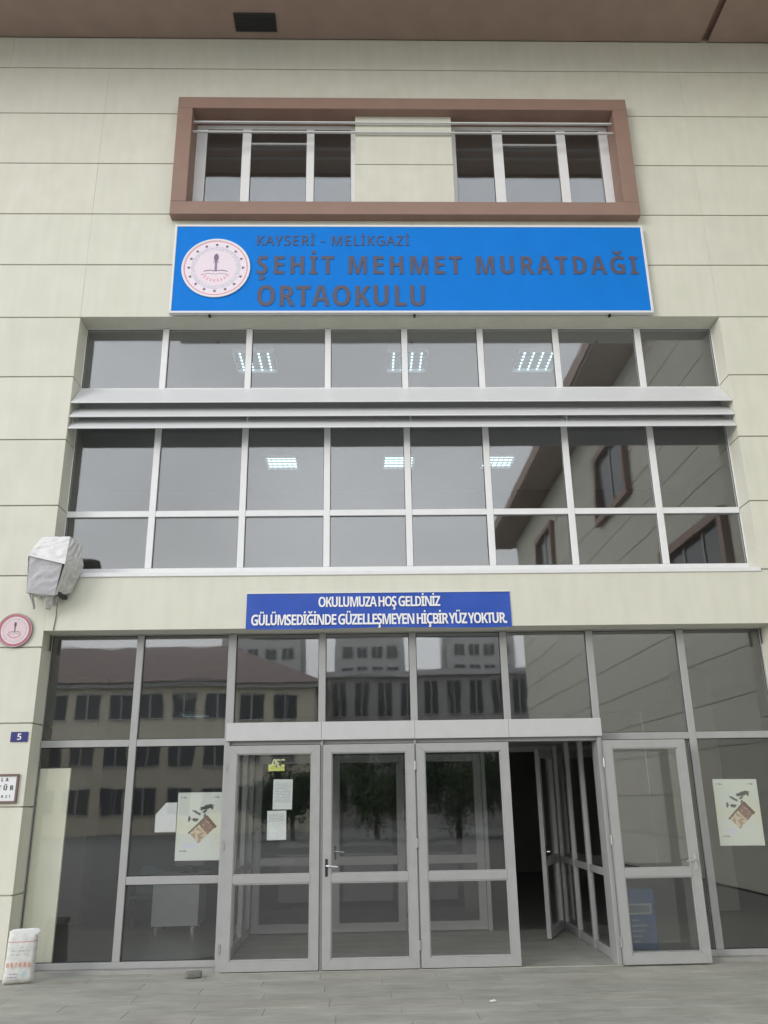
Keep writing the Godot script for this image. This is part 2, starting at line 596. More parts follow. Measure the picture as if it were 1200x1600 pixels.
func glazing_middle() -> void:
	var w := group_node(building, "upper_glazing")
	var xs := [XL, -2.70, -1.545, -0.453, 0.611, 1.67, 2.735, 3.90, XR]
	var z0 := -0.36
	var z1 := -0.285
	var hw := 0.042
	box(w, "frame_head", XL, XR, 7.976, 7.988, z0, z1 - 0.015, mats.alu)
	box(w, "frame_foot", XL, XR, 4.405, 4.53, z0, z1 + 0.002, mats.alu, 0.004)
	for s: Array in [[XL, XL + 0.012], [XR - 0.012, XR]]:
		box(w, "frame_jamb", s[0], s[1], 4.53, 7.976, z0, z1 - 0.015, mats.alu)
	for i in range(1, 8):
		box(w, "mullion", xs[i] - hw, xs[i] + hw, 4.53, 7.976, z0, z1 + 0.004, mats.alu, 0.004)
	for i in 8:
		var a: float = xs[i] + (hw if i > 0 else 0.012)
		var b: float = xs[i + 1] - (hw if i < 7 else 0.012)
		box(w, "transom", a, b, 5.215, 5.295, z0, z1, mats.alu, 0.004)
		box(w, "transom", a, b, 6.98, 7.06, z0, z1, mats.alu, 0.004)
		for r: Array in [[4.53, 5.215], [5.295, 6.56], [7.06, 7.976]]:
			var p := pane(w, a, b, r[0], r[1], -0.315, 4)
			p.rotation = Vector3(rng.randf_range(-0.0012, 0.0012), rng.randf_range(-0.0015, 0.0015), 0)
	box(w, "spandrel", XL + 0.04, XR - 0.04, 6.58, 6.97, z1 - 0.02, z1 + 0.012, mats.spandrel)
	# three sloping aluminium blades
	var l := group_node(building, "sunshade")
	var front := [6.697, 6.495, 6.330]
	for k in 3:
		var y: float = front[k]
		var back := -0.283 if k == 0 else -0.16
		var top := y + (-back) * 1.22
		var o := PackedVector2Array([Vector2(back, top), Vector2(-0.03, y + 0.052), Vector2(-0.002, y + 0.022), Vector2(0.004, y + 0.004), Vector2(-0.004, y), Vector2(-0.03, y + 0.018), Vector2(back, top - 0.03)])
		var b := put(l, "blade", prism_x(o, XL + 0.006, XR - 0.006), mats.louvre, Vector3.ZERO)
		b.position = Vector3.ZERO
	for x: float in [XL + 0.02, -1.5, 0.66, 2.74, XR - 0.02]:
		box(l, "bracket", x - 0.006, x + 0.006, 6.46, 6.62, -0.29, -0.10, mats.louvre)

func glazing_top() -> void:
	var z0 := -0.255
	var z1 := -0.19
	for g: Array in [[[-2.45, -2.29, -1.757, -1.626, -0.79, -0.677, -0.125, -0.058]], [[1.38, 1.461, 2.023, 2.176, 3.007, 3.141, 3.66, 3.795]]]:
		var w := group_node(building, "window")
		var e: Array = g[0]
		box(w, "frame_head", e[0], e[7], 11.38, 11.446, z0, z1, mats.alu, 0.003)
		box(w, "frame_foot", e[0], e[7], 9.782, 9.84, z0, z1, mats.alu, 0.003)
		for i in 4:
			box(w, "frame_post", e[i * 2], e[i * 2 + 1], 9.84, 11.38, z0, z1, mats.alu, 0.003)
		for i in 3:
			pane(w, e[i * 2 + 1], e[i * 2 + 2], 9.84, 11.38, -0.215, 4)
		box(w, "opening_bar", e[3], e[4], 11.10, 11.13, z0 + 0.01, z1 - 0.01, mats.inner_alu)
	var l := group_node(building, "sunshade")
	for y: float in [11.285, 11.105]:
		var b := put(l, "blade", prism_x(PackedVector2Array([Vector2(0.025, y + 0.014), Vector2(0.055, y + 0.012), Vector2(0.062, y + 0.006), Vector2(0.062, y - 0.010), Vector2(0.055, y - 0.013), Vector2(0.025, y - 0.010)]), -2.451, 3.795), mats.louvre, Vector3.ZERO)
		b.position = Vector3.ZERO

func lever(parent: Node, x: float, y: float, z: float, dir: float) -> void:
	var st := start()
	cbox(st, Vector3(0, 0, 0.004), Vector3(0.014, 0.09, 0.005), 0.003)
	var m := st.commit()
	var h := put(parent, "handle", m, mats.black if dir > 0 else mats.steel, Vector3(x, y - 0.02, z))
	h.scale = Vector3.ONE
	put(parent, "lever", tube([Vector3(0, 0, 0.0), Vector3(0, 0, 0.045), Vector3(0.035 * dir, 0.0, 0.055), Vector3(0.125 * dir, -0.012, 0.05)], 0.0085), mats.steel, Vector3(x, y, z))

# one door leaf as a part of the building: frame, two panes, handle, hinges. Local x from 0 (hinge) to wd
func door_leaf(called: String, hinge: Vector3, wd: float, dir: float, turn: float, mat: Material, handle: bool, sheets := 3) -> MeshInstance3D:
	var st := start()
	var hh := 2.325
	var sw := 0.095
	var dz := 0.028
	var e := 0.0007
	var xo := wd * dir
	var xi := sw * dir
	var xj := (wd - sw) * dir
	var es := e * dir
	for o: Array in [
			[Vector2(0, e), Vector2(xi, 0.10 + e), Vector2(xi, hh - 0.09 - e), Vector2(0, hh - e)],
			[Vector2(xo, e), Vector2(xo, hh - e), Vector2(xj, hh - 0.09 - e), Vector2(xj, 0.10 + e)],
			[Vector2(es, 0), Vector2(xo - es, 0), Vector2(xj - es, 0.10), Vector2(xi + es, 0.10)],
			[Vector2(es, hh), Vector2(xi + es, hh - 0.09), Vector2(xj - es, hh - 0.09), Vector2(xo - es, hh)]]:
		add_plate(st, PackedVector2Array(o), dz, dz * 2)
	cbox(st, Vector3((xi + xj) / 2, 0.9025, 0), Vector3(absf(xj - xi) / 2, 0.0425, dz - 0.001), 0.004)
	# glazing beads
	for r: Array in [[0.10, 0.86], [0.945, hh - 0.09]]:
		var xa: float = minf(sw * dir, (wd - sw) * dir)
		var xb: float = maxf(sw * dir, (wd - sw) * dir)
		cbox(st, Vector3(xa + 0.006, (r[0] + r[1]) / 2, 0), Vector3(0.007, (r[1] - r[0]) / 2, 0.02), 0.003)
		cbox(st, Vector3(xb - 0.006, (r[0] + r[1]) / 2, 0), Vector3(0.007, (r[1] - r[0]) / 2, 0.02), 0.003)
		cbox(st, Vector3((xa + xb) / 2, r[0] + 0.006, 0), Vector3((xb - xa) / 2 - 0.013, 0.007, 0.02), 0.003)
		cbox(st, Vector3((xa + xb) / 2, r[1] - 0.006, 0), Vector3((xb - xa) / 2 - 0.013, 0.007, 0.02), 0.003)
	var d := put(building, called, st.commit(), mat, hinge)
	var at := hinge
	for r: Array in [[0.10, 0.86], [0.945, hh - 0.09]]:
		var xa: float = minf(sw * dir, (wd - sw) * dir)
		var xb: float = maxf(sw * dir, (wd - sw) * dir)
		pane(d, at.x + xa, at.x + xb, at.y + r[0], at.y + r[1], at.z + 0.01, sheets)
	if handle:
		lever(d, at.x + (wd - 0.045) * dir, at.y + 1.03, at.z + dz, -dir)
	for y: float in [0.22, 1.25, 2.08]:
		put(d, "hinge", tube([Vector3(0, -0.05, 0), Vector3(0, 0.05, 0)], 0.011), mats.steel, at + Vector3(-0.012 * dir, y, dz))
	d.rotation.y = turn
	return d

func entrance() -> void:
	var w := group_node(building, "entrance_glazing")
	var xs := [XL, -2.714, -1.587, -0.494, 0.613, 1.735, 2.807, 3.946, XR]
	var z0 := -0.36
	var z1 := -0.285
	var hw := 0.042
	box(w, "frame_head", XL, XR, 3.68, 3.693, z0, z1 - 0.015, mats.door_alu)
	for s: Array in [[XL, XL + 0.012], [XR - 0.012, XR]]:
		box(w, "frame_jamb", s[0], s[1], 0.10, 3.68, z0, z1 - 0.015, mats.door_alu)
	for i: int in [1, 2, 6, 7]:
		box(w, "mullion", xs[i] - hw - (0.012 if i == 2 else 0.0), xs[i] + hw, 0.10, 3.68, z0, z1 + 0.004, mats.door_alu, 0.004)
	for i: int in [3, 4, 5]:
		box(w, "mullion", xs[i] - hw, xs[i] + hw, 2.60, 3.68, z0, z1 + 0.004, mats.door_alu, 0.004)
	for i in 8:
		var a: float = xs[i] + (hw if i > 0 else 0.012)
		var b: float = xs[i + 1] - (hw if i < 7 else 0.012)
		var rows := []
		if i in [2, 3, 4, 5]:
			rows = [[2.60, 3.68]]
		else:
			box(w, "transom", a, b, 2.365, 2.445, z0, z1, mats.door_alu, 0.004)
			rows = [[2.445, 3.68], [0.10, 2.365]]
			if i == 1:
				box(w, "transom", a, b, 0.87, 0.955, z0, z1, mats.door_alu, 0.004)
				rows = [[2.445, 3.68], [0.955, 2.365], [0.10, 0.87]]
		for r: Array in rows:
			var p := pane(w, a, b, r[0], r[1], -0.315, 5 if r[1] > 3.0 else 3)
			p.rotation = Vector3(rng.randf_range(-0.001, 0.001), rng.randf_range(-0.0015, 0.0015), 0)
	for s: Array in [[XL, -1.60], [2.79, XR]]:
		box(w, "frame_foot", s[0], s[1], 0.035, 0.10, z0, z1 + 0.012, mats.door_alu, 0.004)
		box(w, "threshold", s[0], s[1], -0.02, 0.034, z0 - 0.02, -0.17, mats.yard, 0.004)
	# box header over the doors, in four lengths
	var h := group_node(building, "door_header")
	var hx := [-1.585, -0.485, 0.60, 1.70, 2.79]
	for i in 4:
		box(h, "casing", hx[i] + 0.001, hx[i + 1] - 0.001, 2.395, 2.60, -0.36, -0.045, mats.casing, 0.004)
	# fixed door posts and sill
	var f := group_node(building, "door_frame")
	for x: Array in [[-1.60, -1.545], [-0.497, -0.467], [0.583, 0.613], [2.735, 2.785]]:
		box(f, "post", x[0], x[1], 0.0, 2.394, -0.30, -0.085, mats.door_alu, 0.003)
	box(f, "head_rail", -1.545, 2.735, 2.352, 2.394, -0.30, -0.12, mats.door_alu, 0.003)
	box(f, "sill", -1.60, 2.79, -0.02, 0.008, -0.36, -0.06, mats.stone1, 0.003)
	# leaves 1 to 3 closed, leaf 4 swung open against the window
	var zc := -0.085
	door_leaf("door", Vector3(-1.548, 0.018, zc), 1.048, 1, 0, mats.door_alu, false)
	door_leaf("door", Vector3(0.588, 0.018, zc), 1.052, -1, 0, mats.door_alu, true)
	door_leaf("door", Vector3(0.608, 0.018, zc), 1.075, 1, 0, mats.door_alu, false)
	var d4 := door_leaf("door", Vector3(2.778, 0.018, -0.02), 0.955, 1, 0.012, mats.door_alu, true)
	d4.set_meta("label", "glazed door leaf swung open against the right window")
	# glazed porch behind the doors
	var v := group_node(building, "porch")
	var zb := -2.75
	box(v, "porch_ceiling", -1.62, 2.81, 2.44, 2.50, zb - 0.05, -0.37, mats.inner_alu)
	box(v, "porch_floor", -1.57, 2.76, -0.02, 0.004, zb, -0.37, mats.stone1)
	for x: float in [-1.60, 2.79]:
		for k in 4:
			var z := -0.42 - k * 0.76
			box(v, "post", x - 0.03, x + 0.03, 0.0, 2.439, z - 0.035, z + 0.035, mats.inner_alu, 0.004)
			if k < 3:
				box(v, "rail", x - 0.02, x + 0.02, 0.86, 0.94, z - 0.76 + 0.035, z - 0.035, mats.inner_alu, 0.003)
				box(v, "rail", x - 0.02, x + 0.02, 0.0, 0.10, z - 0.76 + 0.035, z - 0.035, mats.inner_alu, 0.003)
				for r: Array in [[0.10, 0.86], [0.94, 2.439]]:
					var p := pane(v, x - 0.345, x + 0.345, r[0], r[1], z - 0.38, 2)
					p.rotation.y = PI / 2
	for x: float in [-0.494, 0.613, 1.735]:
		box(v, "post", x - 0.03, x + 0.03, 0.0, 2.439, zb - 0.04, zb + 0.03, mats.inner_alu, 0.004)
	box(v, "head_rail", -1.57, 2.76, 2.36, 2.439, zb - 0.039, zb + 0.029, mats.inner_alu, 0.004)
	door_leaf("inner_door", Vector3(-1.562, 0.02, zb), 1.03, 1, 0, mats.inner_alu, false, 2)
	door_leaf("inner_door", Vector3(0.578, 0.02, zb), 1.03, -1, 0, mats.inner_alu, true, 2)
	door_leaf("inner_door", Vector3(0.648, 0.02, zb), 1.05, 1, 0, mats.inner_alu, false, 2)
	door_leaf("inner_door", Vector3(2.74, 0.02, zb + 0.03), 1.0, -1, 1.17, mats.inner_alu, true, 2)

func interior() -> void:
	var r := group_node(building, "interior")
	var xa := FL + 0.2
	var xb := FR - 0.1
	var zb := -12.0
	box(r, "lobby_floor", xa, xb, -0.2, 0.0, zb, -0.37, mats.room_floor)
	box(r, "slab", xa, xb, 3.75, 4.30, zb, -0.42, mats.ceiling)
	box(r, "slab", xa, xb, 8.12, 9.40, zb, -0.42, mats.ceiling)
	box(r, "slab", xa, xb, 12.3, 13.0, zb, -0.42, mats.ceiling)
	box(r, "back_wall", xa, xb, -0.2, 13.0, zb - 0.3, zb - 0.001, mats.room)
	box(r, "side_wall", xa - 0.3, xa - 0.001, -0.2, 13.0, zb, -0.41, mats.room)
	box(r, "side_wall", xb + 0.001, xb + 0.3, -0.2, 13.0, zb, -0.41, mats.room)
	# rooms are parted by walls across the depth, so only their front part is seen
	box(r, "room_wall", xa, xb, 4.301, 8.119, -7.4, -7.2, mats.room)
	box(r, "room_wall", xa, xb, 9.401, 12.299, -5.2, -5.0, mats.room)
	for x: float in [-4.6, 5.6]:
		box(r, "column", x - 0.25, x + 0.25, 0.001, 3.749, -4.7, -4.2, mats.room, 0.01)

# ---------------------------------------------------------------- signs
func emblem_image(ring_c: Color, ink: Color, face: Color) -> Image:
	var s := 320
	var im := Image.create(s, s, true, Image.FORMAT_RGB8)
	var nz := FastNoiseLite.new()
	nz.frequency = 0.09
	for y in s:
		for x in s:
			var p := Vector2(x + 0.5 - s / 2.0, s / 2.0 - y - 0.5) / (s / 2.0)
			var r := p.length()
			var c := face
			if r > 0.93 and r < 0.965:
				c = ring_c
			elif r > 0.60 and r < 0.615:
				c = ring_c.lerp(face, 0.5)
			elif r > 0.63 and r < 0.76 and nz.get_noise_2d(x * 2.2, y * 2.2) > 0.12:
				c = ink.lerp(face, 0.45)
			elif r < 0.58 and nz.get_noise_2d(x * 3.1 + 500.0, y * 3.1) > 0.14:
				c = ring_c.lerp(face, 0.55)
			elif r > 0.78 and r < 0.92 and nz.get_noise_2d(x * 2.6, y * 2.6 + 900.0) > 0.22:
				c = ring_c.lerp(face, 0.6)
			# torch
			if absf(p.x) < 0.035 and p.y > -0.12 and p.y < 0.28:
				c = ink.lerp(face, 0.25)
			var fl := (p - Vector2(0.0, 0.36)) / Vector2(0.075, 0.14)
			if fl.length() < 1.0:
				c = ink.lerp(face, 0.1)
			if absf(p.x) < 0.085 and p.y > 0.19 and p.y < 0.22:
				c = ink.lerp(face, 0.2)
			# open book
			var top := -0.10 - absf(p.x) * 0.12 + 0.05 * sin(absf(p.x) * 7.0)
			if absf(p.x) < 0.36 and p.y < top and p.y > top - 0.035:
				c = ink.lerp(face, 0.2)
			if absf(p.x) < 0.36 and p.y < top - 0.12 and p.y > top - 0.14:
				c = ink.lerp(face, 0.35)
			# laurel below
			if p.y < -0.2 and r > 0.40 and r < 0.50 and sin(atan2(p.y, p.x) * 26.0) > 0.1:
				c = ring_c.lerp(face, 0.3)
			im.set_pixel(x, y, c)
	return im

func star(r: float) -> PackedVector2Array:
	var p := PackedVector2Array()
	for i in 10:
		var rr := r if i % 2 == 0 else r * 0.45
		p.append(Vector2(cos(PI / 2 + TAU * i / 10), sin(PI / 2 + TAU * i / 10)) * rr)
	return p

func disc_mesh(r: float, thick: float) -> Mesh:
	var st := start()
	var n := 64
	for i in n:
		var a := Vector2(cos(TAU * i / n), sin(TAU * i / n))
		var b := Vector2(cos(TAU * (i + 1) / n), sin(TAU * (i + 1) / n))
		for p: Vector2 in [Vector2.ZERO, b, a]:
			st.set_normal(Vector3(0, 0, 1))
			st.set_uv(Vector2(0.5 + p.x * 0.5, 0.5 - p.y * 0.5))
			st.add_vertex(Vector3(p.x * r, p.y * r, 0))
		for p: Array in [[a, 0.0], [b, 0.0], [b, thick], [a, 0.0], [b, thick], [a, thick]]:
			st.set_normal(Vector3(p[0].x, p[0].y, 0))
			st.set_uv(Vector2(0.5, 0.01))
			st.add_vertex(Vector3(p[0].x * r, p[0].y * r, -p[1]))
	return st.commit()

func school_sign() -> void:
	var x0 := -2.592
	var x1 := 4.031
	var y0 := 7.998
	var y1 := 9.428
	var s := thing("school_sign", "long blue school name board with white border under the brown framed windows", "sign", Vector3((x0 + x1) / 2, y0, 0.0))
	var blue := grained(Vector3(0.006, 0.19, 0.66), 0.04, Vector3(0.4, 0.4, 0.4), 0.6, 91)
	blue.metallic_specular = 0.25
	box(s, "board", x0 + 0.03, x1 - 0.03, y0 + 0.03, y1 - 0.03, 0.03, 0.08, blue)
	bars(s, "border", [[x0, x1, y1 - 0.032, y1, 0.02, 0.09], [x0, x1, y0, y0 + 0.032, 0.02, 0.09], [x0, x0 + 0.032, y0 + 0.032, y1 - 0.032, 0.02, 0.09], [x1 - 0.032, x1, y0 + 0.032, y1 - 0.032, 0.02, 0.09]], mats.white, 0.004, Vector3(0.7, 8.7, 0.05))
	for x: float in [-2.05, 0.74, 3.43]:
		box(s, "fixing", x - 0.012, x + 0.012, y1, y1 + 0.03, 0.001, 0.05, mats.black)
		box(s, "fixing", x - 0.015, x + 0.015, y0 - 0.025, y0, 0.001, 0.05, mats.black)
	var ink := flat_mat(Vector3(0.075, 0.072, 0.115), 0.5)
	var f := font()
	var f2 := font(false)
	letters(s, "KAYSERİ - MELİKGAZİ", -1.455, 0.70, 9.085, 9.245, 0.085, ink, f2, 0.92)
	letters(s, "ŞEHİT MEHMET MURATDAĞI", -1.44, 3.9, 8.615, 8.905, 0.085, ink, f, 0.84)
	letters(s, "ORTAOKULU", -1.43, 0.925, 8.105, 8.425, 0.085, ink, f, 0.84)
	var em := put(s, "emblem", disc_mesh(0.455, 0.012), image_mat(emblem_image(Color(0.85, 0.55, 0.6), Color(0.42, 0.36, 0.48), Color(0.9, 0.88, 0.92)), 0.5), Vector3(-1.99, 8.71, 0.095))
	put(em, "rim", ring(0.447, 0.472, 0.016), mats.white, Vector3(-1.99, 8.71, 0.099))
	var dark := flat_mat(Vector3(0.16, 0.09, 0.12), 0.6)
	var sm := plate(star(0.024), 0.003)
	for i in 16:
		put(em, "star", sm, dark, Vector3(-1.99 + cos(TAU * i / 16 + PI / 2) * 0.372, 8.71 + sin(TAU * i / 16 + PI / 2) * 0.372, 0.099))

func banner() -> void:
	var b := thing("welcome_banner", "blue banner with white welcome lettering hung above the entrance glazing", "banner", Vector3(0.2, 3.685, 0.0))
	var st := start()
	var nx := 48
	var ny := 8
	var P := func(i: int, j: int) -> Vector3:
		var u := float(i) / nx
		var v := float(j) / ny
		var z := 0.010 + 0.004 * sin(u * 31.0 + v * 2.0) * (0.4 + 0.6 * v) + 0.003 * sin(u * 11.0 - v * 5.0)
		return Vector3(lerpf(-1.4, 1.802, u), lerpf(4.12, 3.684 - 0.006 * sin(u * 9.0), v), z)
	for i in nx:
		for j in ny:
			quad(st, P.call(i, j), P.call(i + 1, j), P.call(i + 1, j + 1), P.call(i, j + 1), Vector3(0, 0, 1))
	st.index()
	st.generate_normals()
	var cloth := st.commit()
	put(b, "sheet", cloth, grained(Vector3(0.014, 0.072, 0.42), 0.12, Vector3(0.7, 0.7, 0.7), 0.4, 93), Vector3.ZERO)
	(b.get_child(0) as Node3D).position = -b.position
	box(b, "hem", -1.402, 1.804, 4.116, 4.126, 0.002, 0.020, mats.white, 0.002)
	var f := font()
	var w := flat_mat(Vector3(0.8, 0.8, 0.82), 0.5)
	letters(b, "OKULUMUZA HOŞ GELDİNİZ", -0.54, 0.95, 3.945, 4.068, 0.0205, w, f, 0.78, 0.002)
	letters(b, "GÜLÜMSEDİĞİNDE GÜZELLEŞMEYEN HİÇBİR YÜZ YOKTUR.", -1.345, 1.755, 3.728, 3.855, 0.0205, w, f, 0.78, 0.002)

func plaques() -> void:
	var r := thing("round_plaque", "round white school plaque with red ring at the left edge", "plaque", Vector3(-4.13, 3.50, 0.0))
	var em := put(r, "disc", disc_mesh(0.198, 0.02), image_mat(emblem_image(Color(0.62, 0.18, 0.25), Color(0.25, 0.16, 0.25), Color(0.86, 0.82, 0.84)), 0.4), Vector3(-4.13, 3.70, 0.026))
	put(em, "rim", ring(0.165, 0.182, 0.002), flat_mat(Vector3(0.42, 0.10, 0.14), 0.5), Vector3(-4.13, 3.70, 0.028))
	put(em, "edge", ring(0.195, 0.203, 0.028), flat_mat(Vector3(0.25, 0.22, 0.22), 0.4), Vector3(-4.13, 3.70, 0.029))
	var n := thing("number_plate", "small dark blue house number plate beside the entrance", "number plate", Vector3(-3.93, 2.42, 0.0))
	box(n, "plate", -4.03, -3.835, 2.418, 2.528, 0.003, 0.012, flat_mat(Vector3(0.02, 0.025, 0.16), 0.35), 0.003)
	letters(n, "5", -3.956, -3.90, 2.44, 2.51, 0.0145, mats.white, font(), 1.0, 0.002)
	var p := thing("framed_plaque", "white plaque in dark frame on the wall below the blue number plate", "plaque", Vector3(-4.15, 1.755, 0.0))
	box(p, "board", -4.42, -3.90, 1.78, 2.045, 0.003, 0.014, mats.white)
	bars(p, "frame", [[-4.445, -3.875, 2.043, 2.068, 0.003, 0.026], [-4.445, -3.875, 1.755, 1.78, 0.003, 0.026], [-4.445, -4.42, 1.78, 2.043, 0.003, 0.026], [-3.90, -3.875, 1.78, 2.043, 0.003, 0.026]], flat_mat(Vector3(0.16, 0.11, 0.10), 0.4), 0.003, Vector3(-4.15, 1.9, 0.01))
	var ink := flat_mat(Vector3(0.03, 0.03, 0.045), 0.6)
	letters(p, "OKULA", -4.25, -3.99, 1.99, 2.025, 0.0165, ink, font(), 1.0, 0.002)
	letters(p, "KÜLTÜR", -4.30, -3.925, 1.895, 1.945, 0.0165, ink, font(), 1.0, 0.002)
	letters(p, "Merkezi", -4.25, -3.95, 1.815, 1.85, 0.0165, ink, font(false), 1.0, 0.002)

# ---------------------------------------------------------------- loose things
func lump(half: Vector3, n_u: int, n_v: int, power: float, rough: float, seed_: int) -> Mesh:
	var nz := FastNoiseLite.new()
	nz.seed = seed_
	nz.frequency = 3.5
	nz.noise_type = FastNoiseLite.TYPE_CELLULAR
	nz.cellular_return_type = FastNoiseLite.RETURN_DISTANCE
	var nz2 := FastNoiseLite.new()
	nz2.seed = seed_ + 1
	nz2.frequency = 2.2
	var st := start()
	var pt := func(i: int, j: int) -> Vector3:
		var th := TAU * (i % n_u) / n_u
		var ph := PI * (float(j) / n_v - 0.5)
		var f := func(c: float) -> float: return signf(c) * pow(absf(c), power)
		var q := Vector3(f.call(cos(ph)) * f.call(cos(th)), f.call(sin(ph)), f.call(cos(ph)) * f.call(sin(th)))
		var k := 1.0 + rough * (nz.get_noise_3dv(q) + 0.6) + rough * 0.8 * nz2.get_noise_3dv(q * 1.3)
		return q * half * k
	for i in n_u:
		for j in n_v:
			var a: Vector3 = pt.call(i, j)
			var b: Vector3 = pt.call(i + 1, j)
			var c: Vector3 = pt.call(i + 1, j + 1)
			var d: Vector3 = pt.call(i, j + 1)
			if a.distance_to(b) > 1e-5:
				tri(st, a, b, c, a + b + c)
			if c.distance_to(d) > 1e-5:
				tri(st, a, c, d, a + c + d)
	return st.commit()

# a wrinkled sheet between four corners: long soft folds and a few sharp creases
func crumple(c: Array, amount: float, seed_: int) -> Mesh:
	var nz := FastNoiseLite.new()
	nz.seed = seed_
	nz.frequency = 1.3
	nz.fractal_type = FastNoiseLite.FRACTAL_RIDGED
	nz.fractal_octaves = 2
	var st := start()
	var n := 22
	var skew := Vector2(1.0, 0.35).rotated(seed_ * 0.9)
	var out: Vector3 = ((c[1] as Vector3) - c[0]).cross((c[3] as Vector3) - c[0]).normalized()
	var pts := []
	for j in n + 1:
		for i in n + 1:
			var u := float(i) / n
			var v := float(j) / n
			var p: Vector3 = (c[0] as Vector3).lerp(c[1], u).lerp((c[3] as Vector3).lerp(c[2], u), v)
			var edge := clampf(minf(minf(u, 1 - u), minf(v, 1 - v)) * 8.0, 0.15, 1.0)
			var q := Vector2(u, v)
			pts.append(p + out * amount * edge * nz.get_noise_2d(q.dot(skew) * 2.0, q.dot(skew.orthogonal()) * 0.8))
	for j in n:
		for i in n:
			var ids := [j * (n + 1) + i, j * (n + 1) + i + 1, (j + 1) * (n + 1) + i + 1, (j + 1) * (n + 1) + i]
			for k: int in [0, 2, 1, 0, 3, 2]:
				st.set_smooth_group(0)
				st.add_vertex(pts[ids[k]])
	st.index()
	st.generate_normals()
	return st.commit()

func floodlight() -> void:
	var t := thing("covered_floodlight", "floodlight wrapped in a crumpled pale plastic bag at the left window corner", "lamp", Vector3(-3.68, 4.03, 0.0))
	var film := grained(Vector3(0.56, 0.56, 0.545), 0.10, Vector3(4, 4, 4), 0.33, 101)
	put(t, "lamp_body", lump(Vector3(0.16, 0.19, 0.05), 24, 16, 0.22, 0.01, 3), flat_mat(Vector3(0.17, 0.17, 0.195), 0.45), Vector3(-3.755, 4.345, 0.17))
	var TL := Vector3(-0.17, 0.37, 0.22)
	var TR := Vector3(0.17, 0.37, 0.22)
	var ML := Vector3(-0.255, 0.11, 0.33)
	var MR := Vector3(0.185, 0.01, 0.33)
	var BL := Vector3(-0.235, -0.34, 0.30)
	var BR := Vector3(0.085, -0.37, 0.28)
	var aTL := Vector3(-0.20, 0.37, 0.04)
	var aTR := Vector3(0.26, 0.32, 0.05)
	var aMR := Vector3(0.31, 0.04, 0.05)
	var aBR := Vector3(0.20, -0.29, 0.06)
	var aML := Vector3(-0.27, 0.10, 0.04)
	var aBL := Vector3(-0.25, -0.33, 0.05)
	var at := Vector3(-3.70, 4.43, 0.0)
	var st := start()
	var seed_ := 40
	for c: Array in [[MR, aMR, aTR, TR], [BR, aBR, aMR, MR], [aML, ML, TL, aTL], [aBL, BL, ML, aML], [TL, TR, aTR, aTL], [aBL, aBR, BR, BL]]:
		seed_ += 1
		st.append_from(crumple(c, 0.028, seed_), 0, Transform3D.IDENTITY)
	put(t, "bag", st.commit(), film, at)
	put(t, "flap", crumple([ML + Vector3(-0.006, -0.01, 0.012), MR + Vector3(0.004, -0.02, 0.014), TR, TL], 0.022, 5), grained(Vector3(0.68, 0.68, 0.675), 0.05, Vector3(5, 5, 5), 0.4, 103), at)
	put(t, "front_film", crumple([BL, BR, MR + Vector3(-0.03, 0.03, -0.012), ML + Vector3(0.0, 0.03, -0.012)], 0.008, 9), grained(Vector3(0.41, 0.41, 0.43), 0.14, Vector3(5, 5, 5), 0.3, 104), at)
	for q: Array in [[Vector3(-3.76, 3.93, 0.14), Vector3(-3.70, 3.91, 0.12), Vector3(-3.64, 4.08, 0.22), Vector3(-3.78, 4.10, 0.26)], [Vector3(-3.89, 3.92, 0.16), Vector3(-3.87, 3.93, 0.15), Vector3(-3.87, 4.10, 0.27), Vector3(-3.92, 4.10, 0.28)], [Vector3(-3.70, 3.98, 0.10), Vector3(-3.66, 3.97, 0.09), Vector3(-3.60, 4.08, 0.16), Vector3(-3.66, 4.09, 0.18)]]:
		var o: Vector3 = q[0]
		put(t, "tail", crumple([Vector3.ZERO, q[1] - o, q[2] - o, q[3] - o], 0.02, 51), film, o)
	box(t, "bracket", -3.62, -3.56, 4.07, 4.11, 0.0, 0.24, mats.black, 0.004)
	put(t, "cable", tube([Vector3(-3.63, 4.10, 0.16), Vector3(-3.655, 3.98, 0.05), Vector3(-3.67, 3.86, 0.008), Vector3(-3.685, 3.70, 0.008)], 0.006, 6), mats.room, Vector3.ZERO).position = -t.position

